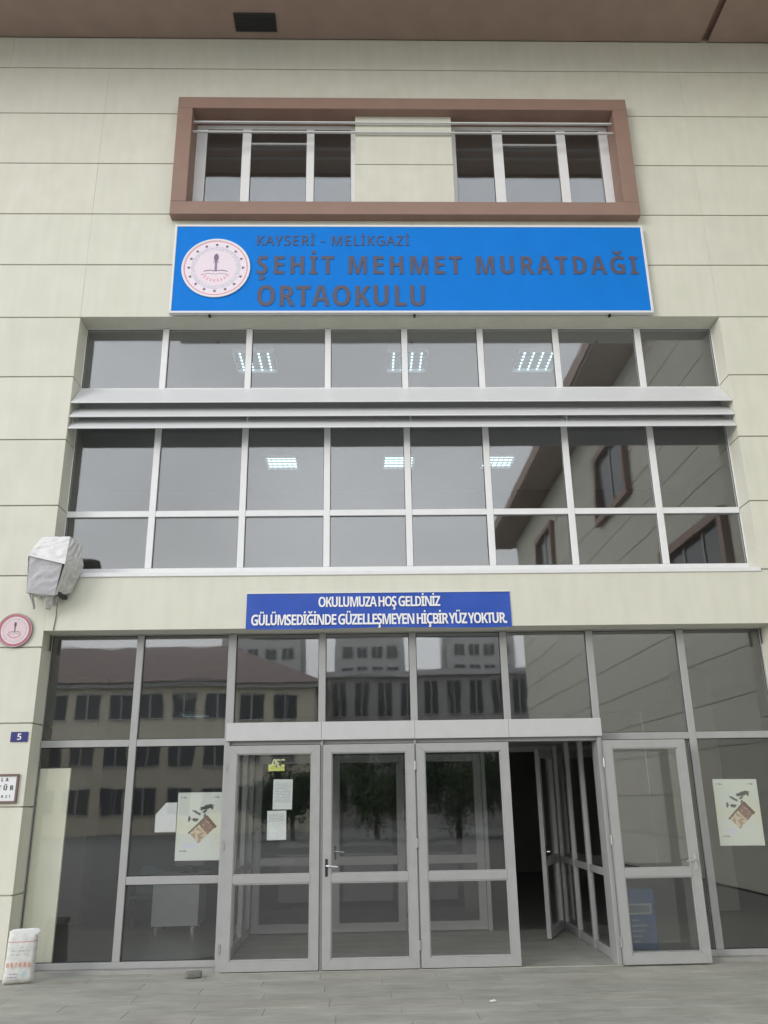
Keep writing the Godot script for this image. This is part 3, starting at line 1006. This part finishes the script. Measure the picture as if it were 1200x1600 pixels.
func sack() -> void:
	var t := thing("paper_sack", "white paper sack with orange print standing at the left entrance corner", "sack", Vector3(-3.56, 0.0, 0.22))
	# printed paper texture
	var im := Image.create(128, 200, true, Image.FORMAT_RGB8)
	var nz := FastNoiseLite.new()
	nz.frequency = 0.03
	for y in 200:
		for x in 128:
			var v := 0.80 + 0.06 * nz.get_noise_2d(x, y) + 0.03 * nz.get_noise_2d(x * 4, y * 4)
			var c := Color(v, v, v * 0.985)
			if y > 38 and y < 42:
				c = Color(0.72, 0.5, 0.5)
			if y > 145 and y < 176 and x > 62 and x < 104:
				c = c.lerp(Color(0.55, 0.72, 0.74), 0.6 * clampf(1.0 - Vector2(x - 83, (y - 160) * 1.2).length() / 24.0, 0, 1))
			if y > 150 and y < 182 and x > 18 and x < 60 and (y / 6) % 2 == 0 and nz.get_noise_2d(x * 9, y) > -0.1:
				c = Color(0.58, 0.57, 0.62)
			if y > 60 and y < 96 and x > 20 and x < 100 and (y / 7) % 2 == 0 and nz.get_noise_2d(x * 8, y + 300) > 0.0:
				c = Color(0.64, 0.68, 0.68)
			im.set_pixel(x, y, c)
	var paper := image_mat(im, 0.75)
	paper.texture_repeat = false
	# pillow-shaped sack body
	var st := start()
	var n := 14
	var W := 0.30
	var H := 0.49
	var D := 0.13
	var n2 := FastNoiseLite.new()
	n2.seed = 9
	n2.frequency = 5.0
	var P := func(i: int, j: int, s: float) -> Vector3:
		var u := float(i) / n
		var v := float(j) / n
		var bulge := pow(4 * u * (1 - u), 0.22) * (pow(clampf((1 - v) * 5.0, 0, 1), 0.5) * 0.75 + 0.25) * pow(clampf(v * 9.0, 0, 1), 0.35)
		var x := (u - 0.5) * W * (1.0 - 0.05 * v)
		var z := s * D / 2 * bulge + 0.010 * n2.get_noise_3d(u * 2, v * 2, s)
		return Vector3(x + 0.006 * n2.get_noise_3d(v * 2, u, 4.0), v * H, z - v * 0.05)
	for s: float in [1.0, -1.0]:
		for i in n:
			for j in n:
				for k: Array in ([[0, 0], [1, 1], [1, 0], [0, 0], [0, 1], [1, 1]] if s > 0 else [[0, 0], [1, 0], [1, 1], [0, 0], [1, 1], [0, 1]]):
					st.set_normal(Vector3(0, 0, 1))
					st.set_uv(Vector2(float(i + k[0]) / n, 1.0 - float(j + k[1]) / n))
					st.add_vertex(P.call(i + k[0], j + k[1], s))
	for i in n:
		quad(st, P.call(i, 0, 1.0), P.call(i + 1, 0, 1.0), P.call(i + 1, 0, -1.0), P.call(i, 0, -1.0), Vector3(0, -1, 0))
		quad(st, P.call(i, n, 1.0), P.call(i + 1, n, 1.0), P.call(i + 1, n, -1.0), P.call(i, n, -1.0), Vector3(0, 1, 0))
		quad(st, P.call(0, i, 1.0), P.call(0, i + 1, 1.0), P.call(0, i + 1, -1.0), P.call(0, i, -1.0), Vector3(-1, 0, 0))
		quad(st, P.call(n, i, 1.0), P.call(n, i + 1, 1.0), P.call(n, i + 1, -1.0), P.call(n, i, -1.0), Vector3(1, 0, 0))
	st.generate_normals()
	var b := put(t, "body", st.commit(), paper, t.position)
	b.rotation.y = 0.22
	var lt := group_node(t, "print")
	lt.rotation.y = 0.22
	letters(lt, "BETEBA", -0.125, 0.115, 0.165, 0.205, 0.0, flat_mat(Vector3(0.62, 0.19, 0.09), 0.7), font(), 0.8, 0.002)
	for o in lt.get_children():
		(o as Node3D).position += t.position + Vector3(0, 0, 0.063)
	var fl := put(t, "folded_top", lump(Vector3(0.145, 0.035, 0.022), 24, 10, 0.5, 0.1, 31), mats.white, t.position + Vector3(0.01, 0.475, -0.035))
	fl.rotation.y = 0.22

func stone() -> void:
	var m := lump(Vector3(0.085, 0.032, 0.05), 18, 12, 0.55, 0.16, 41)
	var s := put(self, "stone", m, grained(Vector3(0.17, 0.165, 0.15), 0.3, Vector3(6, 6, 6), 0.9, 111), Vector3(-1.79, 0.033, 0.10))
	s.rotation.y = 0.25
	tag(s, "small grey broken stone lying at the foot of the entrance glazing", "stone")

func scrap() -> void:
	var m := crumple([Vector3(-0.03, 0, 0.012), Vector3(0.028, 0, 0.016), Vector3(0.026, 0, -0.014), Vector3(-0.024, 0, -0.018)], 0.0, 3)
	var s := put(self, "paper_scrap", m, mats.white, Vector3(1.14, 0.018, 1.52))
	s.rotation = Vector3(0.25, 0.4, 0.1)
	tag(s, "tiny white scrap of paper on the paving before the open doorway", "litter")

func poster_image() -> Image:
	var w := 180
	var h := 250
	var im := Image.create(w, h, true, Image.FORMAT_RGB8)
	var nz := FastNoiseLite.new()
	nz.frequency = 0.012
	var n2 := FastNoiseLite.new()
	n2.frequency = 0.05
	n2.seed = 4
	for y in h:
		for x in w:
			var u := float(x) / w
			var v := float(y) / h
			var q := Vector2(u, v * 1.39)
			var c := Color(0.80, 0.83, 0.80)
			var patch := clampf(0.5 + nz.get_noise_2d(x, y) * 1.6, 0, 1)
			c = c.lerp(Color(0.82, 0.82, 0.68), 0.5 * patch * clampf(1.0 - absf(v - 0.5) * 2.2, 0, 1))
			# wash of pale colour at the foot
			if v > 0.74 and v < 0.82 and u > 0.15 and u < 0.42:
				c = c.lerp(Color(0.78, 0.78, 0.9), 0.6)
			# house drawing: tilted box with brown edges
			var p := Vector2(u - 0.56, (0.56 - v) * 1.39).rotated(-0.75) / 1.25
			if absf(p.x) < 0.19 and absf(p.y) < 0.12:
				var g := n2.get_noise_2d(x, y)
				c = Color(0.66, 0.56, 0.48) if g > 0.05 else Color(0.78, 0.74, 0.63)
				if p.x > 0.02 and g < 0.2:
					c = Color(0.50, 0.38, 0.33)
			if absf(p.y - 0.125) < 0.013 and absf(p.x) < 0.21:
				c = Color(0.30, 0.24, 0.19)
			if absf(p.x - 0.20) < 0.025 and absf(p.y) < 0.13:
				c = Color(0.36, 0.22, 0.16)
			# dark leaves and sprigs
			for l: Array in [[0.64, 0.22, 0.16, 0.045, 0.25], [0.60, 0.285, 0.05, 0.02, 0.4], [0.43, 0.30, 0.10, 0.024, -0.45], [0.40, 0.405, 0.075, 0.036, -0.1], [0.27, 0.39, 0.027, 0.055, 0.0], [0.60, 0.34, 0.02, 0.04, -0.5], [0.75, 0.22, 0.03, 0.05, 0.2]]:
				var e := Vector2(u - l[0], (l[1] - v) * 1.39).rotated(-l[4])
				if (e / Vector2(l[2], l[3])).length() < 1.0 + 0.5 * n2.get_noise_2d(x * 2.5, y * 2.5):
					c = Color(0.25, 0.29, 0.25)
			# small print
			if v > 0.06 and v < 0.085 and (u > 0.06 and u < 0.2 or u > 0.78 and u < 0.92) and n2.get_noise_2d(x * 6, y) > 0.0:
				c = Color(0.5, 0.53, 0.52)
			if v > 0.85 and v < 0.87 and u > 0.07 and u < 0.25 and n2.get_noise_2d(x * 6, y) > -0.1:
				c = Color(0.52, 0.54, 0.56)
			im.set_pixel(x, y, c)
	return im

func page_image(seed_: int, lines: int) -> Image:
	var im := Image.create(84, 120, true, Image.FORMAT_RGB8)
	var nz := FastNoiseLite.new()
	nz.seed = seed_
	nz.frequency = 0.11
	for y in 120:
		for x in 84:
			var c := Color(0.84, 0.87, 0.86)
			if x > 8 and x < 76 and y > 12 and y < 12 + lines * 6 and (y - 12) % 6 < 2 and nz.get_noise_2d(x * 2.0, (y - 12) / 6 * 50) > -0.25:
				c = Color(0.62, 0.65, 0.66)
			im.set_pixel(x, y, c)
	return im

func papers() -> void:
	var zi := -0.352
	var pm := image_mat(poster_image(), 0.6)
	var shape := sheet_mesh(0.525, 0.735, 0.002)
	var a := put(self, "poster", shape, pm, Vector3(-1.895, 1.475, zi))
	tag(a, "pale poster with small house drawing inside glass left of the doors", "poster", "house drawing posters")
	var b := put(self, "poster", shape, pm, Vector3(4.395, 1.53, zi))
	b.rotation.z = -0.012
	tag(b, "pale poster with small house drawing on the rightmost window", "poster", "house drawing posters")
	var zp := -0.112
	var p1 := put(self, "paper_sheet", sheet_mesh(0.22, 0.325, 0.001), image_mat(page_image(3, 14), 0.7), Vector3(-0.924, 1.805, zp))
	p1.rotation.z = -0.01
	tag(p1, "upper white notice sheet stuck on the leftmost door", "notice", "notices on the leftmost door")
	var p2 := put(self, "paper_sheet", sheet_mesh(0.215, 0.31, 0.001), image_mat(page_image(8, 6), 0.7), Vector3(-0.985, 1.475, zp - 0.002))
	p2.rotation.z = 0.012
	tag(p2, "lower white notice sheet stuck on the leftmost door", "notice", "notices on the leftmost door")
	var s := thing("sticker", "small yellow lettered sticker at the top of the leftmost door", "sticker", Vector3(-0.995, 2.06, zp + 0.018))
	box(s, "label_sheet", -1.095, -0.91, 2.06, 2.135, zp + 0.0, zp + 0.002, flat_mat(Vector3(0.62, 0.66, 0.16), 0.6))
	letters(s, "ABC", -1.07, -0.90, 2.10, 2.19, zp + 0.004, flat_mat(Vector3(0.68, 0.72, 0.45), 0.6), font(), 1.0, 0.002)
	var house := PackedVector2Array([Vector2(-0.12, -0.16), Vector2(0.12, -0.16), Vector2(0.12, 0.16), Vector2(-0.005, 0.16), Vector2(-0.12, 0.03)])
	var h := put(self, "cut_paper", plate(house, 0.001), grained(Vector3(0.62, 0.65, 0.66), 0.05, Vector3(3, 3, 3), 0.7, 121), Vector3(-2.285, 1.575, zi))
	tag(h, "plain white paper with a cut corner beside the left poster", "paper")
	var bd := thing("cream_board", "tall cream board standing behind the leftmost entrance window", "board", Vector3(-3.61, 0.0, -0.40))
	box(bd, "panel", -3.79, -3.435, 0.001, 2.135, -0.40, -0.365, grained(Vector3(0.86, 0.86, 0.70), 0.03, Vector3(0.7, 0.3, 0.7), 0.6, 123), 0.003)
	box(bd, "stiffener", -3.70, -3.50, 0.001, 2.0, -0.47, -0.401, mats.room, 0.003)

func indoor_things() -> void:
	# reception desk with a modesty panel on short feet
	var d := thing("desk", "pale grey desk panel on short feet seen through the left window", "desk", Vector3(-2.63, 0.0, -3.0))
	var body := grained(Vector3(0.58, 0.62, 0.60), 0.03, Vector3(0.8, 0.8, 0.8), 0.4, 131)
	box(d, "modesty_panel", -2.985, -2.335, 0.10, 0.735, -3.02, -3.0, body, 0.003)
	box(d, "desk_top", -3.03, -2.29, 0.735, 0.765, -3.65, -2.97, body, 0.006)
	box(d, "side_panel", -2.985, -2.965, 0.10, 0.735, -3.6, -3.021, body, 0.003)
	box(d, "side_panel", -2.355, -2.335, 0.10, 0.735, -3.6, -3.021, body, 0.003)
	for x: float in [-2.92, -2.41]:
		for z: float in [-3.05, -3.55]:
			box(d, "foot", x - 0.02, x + 0.02, 0.001, 0.10, z - 0.02, z + 0.02, mats.steel)
	var m := thing("monitor", "grey computer monitor standing on the pale desk", "monitor", Vector3(-2.55, 0.766, -3.3))
	box(m, "screen", -2.75, -2.33, 0.86, 1.14, -3.30, -3.26, mats.room, 0.008)
	box(m, "stand", -2.57, -2.51, 0.766, 0.90, -3.345, -3.301, mats.black, 0.004)
	box(m, "foot", -2.65, -2.43, 0.766, 0.78, -3.42, -3.24, mats.black, 0.004)
	# teal plastic chair with a rounded back
	var c := thing("plastic_chair", "teal plastic chair beside the desk behind the left window", "chair", Vector3(-3.27, 0.0, -3.7))
	var teal := flat_mat(Vector3(0.07, 0.16, 0.15), 0.4)
	box(c, "seat", -3.49, -3.05, 0.40, 0.44, -3.95, -3.5, teal, 0.015)
	var o := PackedVector2Array()
	for i in 13:
		var t := PI * i / 12.0
		o.append(Vector2(cos(t) * 0.21, 0.20 + sin(t) * 0.20))
	o.append(Vector2(-0.21, 0.0))
	o.append(Vector2(0.21, 0.0))
	put(c, "backrest", plate(o, 0.025), teal, Vector3(-3.27, 0.44, -3.93)).rotation.x = -0.15
	for x: float in [-3.46, -3.08]:
		for z: float in [-3.92, -3.53]:
			put(c, "leg", tube([Vector3.ZERO, Vector3(signf(x + 3.27) * 0.02, -0.40, 0)], 0.02), teal, Vector3(x, 0.401, z))
	# blue display board behind the open door leaf
	var b := thing("blue_board", "blue printed display board standing behind the open door leaf", "board", Vector3(3.25, 0.0, -0.62))
	box(b, "panel", 3.03, 3.36, 0.001, 0.70, -0.62, -0.60, grained(Vector3(0.02, 0.09, 0.26), 0.15, Vector3(1.5, 1.5, 1.5), 0.5, 141), 0.003)
	box(b, "title_strip", 3.04, 3.32, 0.43, 0.545, -0.60, -0.597, flat_mat(Vector3(0.35, 0.42, 0.42), 0.6))
	box(b, "title_field", 3.06, 3.30, 0.45, 0.525, -0.597, -0.595, flat_mat(Vector3(0.14, 0.20, 0.24), 0.6))
	for k in 5:
		box(b, "text_strip", 3.08, 3.16 + 0.03 * ((k * 7) % 4), 0.36 - k * 0.055, 0.378 - k * 0.055, -0.60, -0.598, flat_mat(Vector3(0.22, 0.30, 0.38), 0.6))
	box(b, "strut", 3.18, 3.22, 0.001, 0.5, -0.72, -0.621, mats.black)

func luminaire(label: String, at: Vector3, along_x: bool, lobby := false) -> void:
	var t := thing("ceiling_lamp", label, "ceiling lamp", at, "lit ceiling lamps")
	if along_x:
		t.rotation.y = PI / 2
	var s := 0.28
	var h := group_node(t, "body")
	var glow := mats.tube as StandardMaterial3D
	var m := box_mesh(Vector3(0.6, 0.012, 0.6), 0.0)
	mats.housing = flat_mat(Vector3(0.14, 0.145, 0.15), 0.6) if not mats.has("housing") else mats.housing
	var loc := func(parent: Node, called: String, mesh: Mesh, mat: Material, p: Vector3) -> void:
		var o := MeshInstance3D.new()
		o.name = called
		o.mesh = mesh
		o.set_surface_override_material(0, mat)
		parent.add_child(o, true)
		o.position = p
	loc.call(h, "housing", m, mats.housing, Vector3(0, -0.008, 0))
	for sx: float in [-1.0, 1.0]:
		loc.call(h, "edge", box_mesh(Vector3(0.012, 0.07, 0.6), 0.0), mats.white, Vector3(sx * 0.306, -0.037, 0))
		loc.call(h, "edge", box_mesh(Vector3(0.6, 0.07, 0.012), 0.0), mats.white, Vector3(0, -0.037, sx * 0.306))
	for k in 4:
		loc.call(h, "tube", mesh_tube(), glow, Vector3(-0.21 + k * 0.14, -0.04, 0))
	for k in 5:
		loc.call(h, "blade", box_mesh(Vector3(0.6, 0.035, 0.006), 0.0), mats.housing, Vector3(0, -0.052, -0.2 + k * 0.1))
	var l := AreaLight3D.new()
	l.name = "light"
	l.area_size = Vector2(0.56, 0.56)
	l.area_normalize_energy = true
	l.light_energy = 0.05
	l.light_color = Color(0.88, 0.97, 1.0)
	l.area_range = 30.0
	l.shadow_enabled = true
	t.add_child(l)
	l.position = Vector3(0, -0.085, 0)
	l.rotation.x = -PI / 2

func mesh_tube() -> Mesh:
	if not mesh_cache.has("lamp tube"):
		mesh_cache["lamp tube"] = tube([Vector3(0, 0, -0.275), Vector3(0, 0, 0.275)], 0.013, 8)
	return mesh_cache["lamp tube"]

func lamps() -> void:
	var g := StandardMaterial3D.new()
	g.albedo_color = Color(0.9, 0.95, 0.97)
	g.emission_enabled = true
	g.emission = Color(0.80, 0.97, 1.0)
	g.emission_energy_multiplier = 1.25
	mats.tube = g
	var xs := [-1.60, 0.71, 2.69]
	var place := ["left", "middle", "right"]
	for i in 3:
		luminaire("lit tube ceiling lamp high behind the top window row, %s of three" % place[i], Vector3(xs[i], 8.118, -1.38), false)
		luminaire("lit tube ceiling lamp just above the grey sunshade blades, %s of three" % place[i], Vector3(xs[i], 8.118, -2.62), false)
		luminaire("lit tube ceiling lamp below the grey sunshade blades, %s of three" % place[i], Vector3(xs[i] + 0.03, 8.118, -5.45), true)
	luminaire("small lit ceiling lamp deep in the lobby behind the left upper pane", Vector3(-4.0, 3.748, -10.5), false, true)

# ---------------------------------------------------------------- what the glass mirrors
func tree(label: String, at: Vector3, h: float, r: float, seed_: int) -> void:
	var t := thing("courtyard_tree", label, "tree", at, "trees mirrored in the door glass")
	var rg := RandomNumberGenerator.new()
	rg.seed = seed_
	var tr := start()
	var limbs := [[Vector3.ZERO, Vector3(0.05, h * 0.45, 0.02), 0.13, 0.09]]
	for k in 7:
		var a := TAU * k / 7.0 + rg.randf()
		limbs.append([Vector3(0.05, h * (0.3 + 0.03 * k), 0.02), Vector3(cos(a) * r * 0.7, h * rg.randf_range(0.55, 0.95), sin(a) * r * 0.7), 0.06, 0.02])
	for l: Array in limbs:
		for k in 8:
			var e0 := Vector3(cos(TAU * k / 8), 0, sin(TAU * k / 8))
			var e1 := Vector3(cos(TAU * (k + 1) / 8), 0, sin(TAU * (k + 1) / 8))
			quad(tr, l[0] + e0 * l[2], l[0] + e1 * l[2], l[1] + e1 * l[3], l[1] + e0 * l[3], e0 + e1)
	put(t, "trunk", tr.commit(), mats.bark, at)
	var st := start()
	var clumps := []
	for k in 26:
		var d := Vector3(rg.randfn(), rg.randfn() * 0.8, rg.randfn()).normalized() * pow(rg.randf(), 0.4)
		clumps.append(Vector3(d.x * r, h * 0.56 + d.y * h * 0.40, d.z * r))
	for k in 5200:
		var c: Vector3 = clumps[k % clumps.size()]
		var p := c + Vector3(rg.randfn(), rg.randfn(), rg.randfn()) * r * 0.17
		var u := Vector3(rg.randfn(), rg.randfn(), rg.randfn()).normalized() * 0.11
		var v := u.cross(Vector3(rg.randfn(), rg.randfn(), rg.randfn())).normalized() * 0.06
		quad(st, p - u, p + v, p + u, p - v, u.cross(v))
	put(t, "crown", st.commit(), mats.leaf, at)

func block_windows(parent: Node, x0: float, x1: float, y0: float, storeys: int, sh: float, cols: int, ww: float, wh: float, z: float, face: float, frame: Material, dark: Material) -> void:
	for s in storeys:
		for c in cols:
			var x := lerpf(x0, x1, (c + 0.5) / cols)
			var y := y0 + s * sh
			var w := box(parent, "window", x - ww / 2, x + ww / 2, y, y + wh, z, z + 0.06, dark)
			bars(w, "frame", [[x - ww / 2, x + ww / 2, y + wh, y + wh + 0.07, z - 0.04, z + 0.06], [x - ww / 2, x + ww / 2, y - 0.07, y, z - 0.04, z + 0.06], [x - 0.04, x + 0.04, y, y + wh, z - 0.04, z - 0.001]], frame, 0.0, Vector3(x, y, z))

func hip_roof(x0: float, x1: float, z0: float, z1: float, y0: float, h: float) -> Mesh:
	var st := start()
	var zm := (z0 + z1) / 2
	var i := (z1 - z0) / 2
	var a := Vector3(x0, y0, z0)
	var b := Vector3(x1, y0, z0)
	var c := Vector3(x1, y0, z1)
	var d := Vector3(x0, y0, z1)
	var e := Vector3(x0 + i, y0 + h, zm)
	var f := Vector3(x1 - i, y0 + h, zm)
	quad(st, a, b, f, e, Vector3(0, 1, -1))
	quad(st, d, c, f, e, Vector3(0, 1, 1))
	tri(st, a, d, e, Vector3(-1, 1, 0))
	tri(st, b, c, f, Vector3(1, 1, 0))
	quad(st, a, b, c, d, Vector3(0, -1, 0))
	return st.commit()

func surroundings() -> void:
	mats.bark = flat_mat(Vector3(0.10, 0.075, 0.055), 0.9)
	mats.leaf = grained(Vector3(0.05, 0.095, 0.035), 0.4, Vector3(0.8, 0.8, 0.8), 0.6, 151)
	mats.leaf.backlight_enabled = true
	mats.leaf.backlight = Color(0.25, 0.35, 0.15)
	mats.tile = grained(Vector3(0.30, 0.235, 0.21), 0.25, Vector3(0.3, 0.3, 0.3), 0.8, 152)
	mats.far_wall = grained(Vector3(0.66, 0.62, 0.50), 0.06, Vector3(0.15, 0.15, 0.15), 0.85, 153)
	mats.grey_wall = grained(Vector3(0.36, 0.355, 0.335), 0.1, Vector3(0.15, 0.15, 0.15), 0.85, 154)
	mats.tower_wall = grained(Vector3(0.50, 0.50, 0.49), 0.06, Vector3(0.1, 0.1, 0.1), 0.85, 155)
	mats.far_glass = flat_mat(Vector3(0.075, 0.08, 0.085), 0.15)
	# wing of the school, standing out on the right
	var w := thing("school_wing", "cream panelled side wing with brown eaves mirrored in the right hand windows", "building", Vector3(7.3, 0, 13))
	var wall := group_node(w, "wall")
	box(wall, "backing", 7.30, 17.0, 0.0, 13.0, 0.05, 26.7, mats.wall)
	for k in GROOVES.size() - 1:
		for z: Array in [[0.05, 9.0], [9.0, 18.0], [18.0, 26.7]]:
			box(wall, "panel", 7.27, 7.299, GROOVES[k] + 0.01, GROOVES[k + 1] - 0.01, z[0] + 0.002, z[1] - 0.002, [mats.wall, mats.wall2, mats.wall3][(k + int(z[0])) % 3], 0.004)
	for win: Array in [[10.6, 13.3, 9.64, 11.4], [19.5, 22.0, 9.64, 11.4], [5.2, 8.4, 5.6, 7.0]]:
		var pn := box(w, "window", 7.24, 7.268, win[2], win[3], win[0], win[1], mats.far_glass)
		bars(pn, "frame", [[7.10, 7.268, win[3], win[3] + 0.2, win[0] - 0.2, win[1] + 0.2], [7.10, 7.268, win[2] - 0.2, win[2], win[0] - 0.2, win[1] + 0.2], [7.10, 7.268, win[2], win[3], win[0] - 0.2, win[0]], [7.10, 7.268, win[2], win[3], win[1], win[1] + 0.2]], mats.brown, 0.004, Vector3(7.2, win[2], win[0]))
		var n := int(round((win[1] - win[0]) / 1.2))
		for i in range(1, n):
			var z: float = lerpf(win[0], win[1], float(i) / n)
			box(pn, "mullion", 7.215, 7.239, win[2], win[3], z - 0.03, z + 0.03, mats.inner_alu)
	var ev := group_node(w, "eaves")
	box(ev, "soffit_board", 6.10, 7.30, 12.96, 13.0, 2.62, 28.0, mats.soffit)
	box(ev, "roof_edge", 6.05, 17.2, 13.05, 13.5, 2.62, 28.1, mats.brown)
	# yellow school block across the yard, with a tiled hip roof
	var o := thing("opposite_school", "yellowish school block with tiled hip roof mirrored in the left entrance glass", "building", Vector3(-16, 0, 45))
	box(o, "wall", -28, -3.2, -0.1, 9.0, 45, 57, mats.far_wall)
	put(o, "roof", hip_roof(-28.8, -2.4, 44.2, 57.8, 9.05, 3.4), mats.tile, Vector3.ZERO).position = -o.position
	box(o, "cornice", -28.5, -2.7, 8.75, 9.04, 44.5, 44.99, mats.tower_wall)
	block_windows(o, -27.5, -4.0, 1.1, 3, 2.85, 11, 1.5, 1.5, 44.93, -1, mats.tower_wall, mats.far_glass)
	# grey low block right of it
	var b := thing("grey_block", "low grey block with dark upright windows mirrored in the panes above the doors", "building", Vector3(6, 0, 50))
	box(b, "wall", -2.9, 19, -0.1, 10.0, 50, 60, mats.grey_wall)
	box(b, "roof", -3.2, 19.4, 10.001, 10.4, 49.6, 60.4, mats.tower_wall)
	block_windows(b, -2.5, 18.5, 0.9, 3, 3.2, 13, 0.9, 2.3, 49.93, -1, mats.grey_wall, mats.far_glass)
	# apartment towers far behind
	var lab := ["far pale apartment tower mirrored above the leftmost door", "far pale apartment tower mirrored above the second door", "far pale apartment tower mirrored above the open doorway"]
	var tx := [[-20.0, -9.0, 29.0], [-4.0, 6.0, 27.0], [12.0, 22.0, 30.0]]
	for i in 3:
		var q: Array = tx[i]
		var a := thing("apartment_tower", lab[i], "building", Vector3((q[0] + q[1]) / 2, 0, 110), "far apartment towers")
		box(a, "wall", q[0], q[1], -0.1, q[2], 110, 122, mats.tower_wall)
		box(a, "roof", q[0] - 0.3, q[1] + 0.3, q[2] + 0.001, q[2] + 0.5, 109.7, 122.3, mats.grey_wall)
		block_windows(a, q[0] + 0.6, q[1] - 0.6, 12.0, 5, 3.0, 4, 1.5, 1.6, 109.93, -1, mats.tower_wall, mats.far_glass)
	tree("dense green tree mirrored in the second door from the left", Vector3(0.6, -0.06, 30), 4.4, 2.3, 1)
	tree("dense green tree mirrored in the third door from the left", Vector3(4.4, -0.06, 31), 4.6, 2.4, 2)
	tree("low green tree mirrored at the edge of the leftmost door", Vector3(-3.4, -0.06, 32), 3.2, 1.7, 3)
	tree("broad green tree mirrored beside the open doorway", Vector3(8.2, -0.06, 33), 4.3, 2.4, 4)
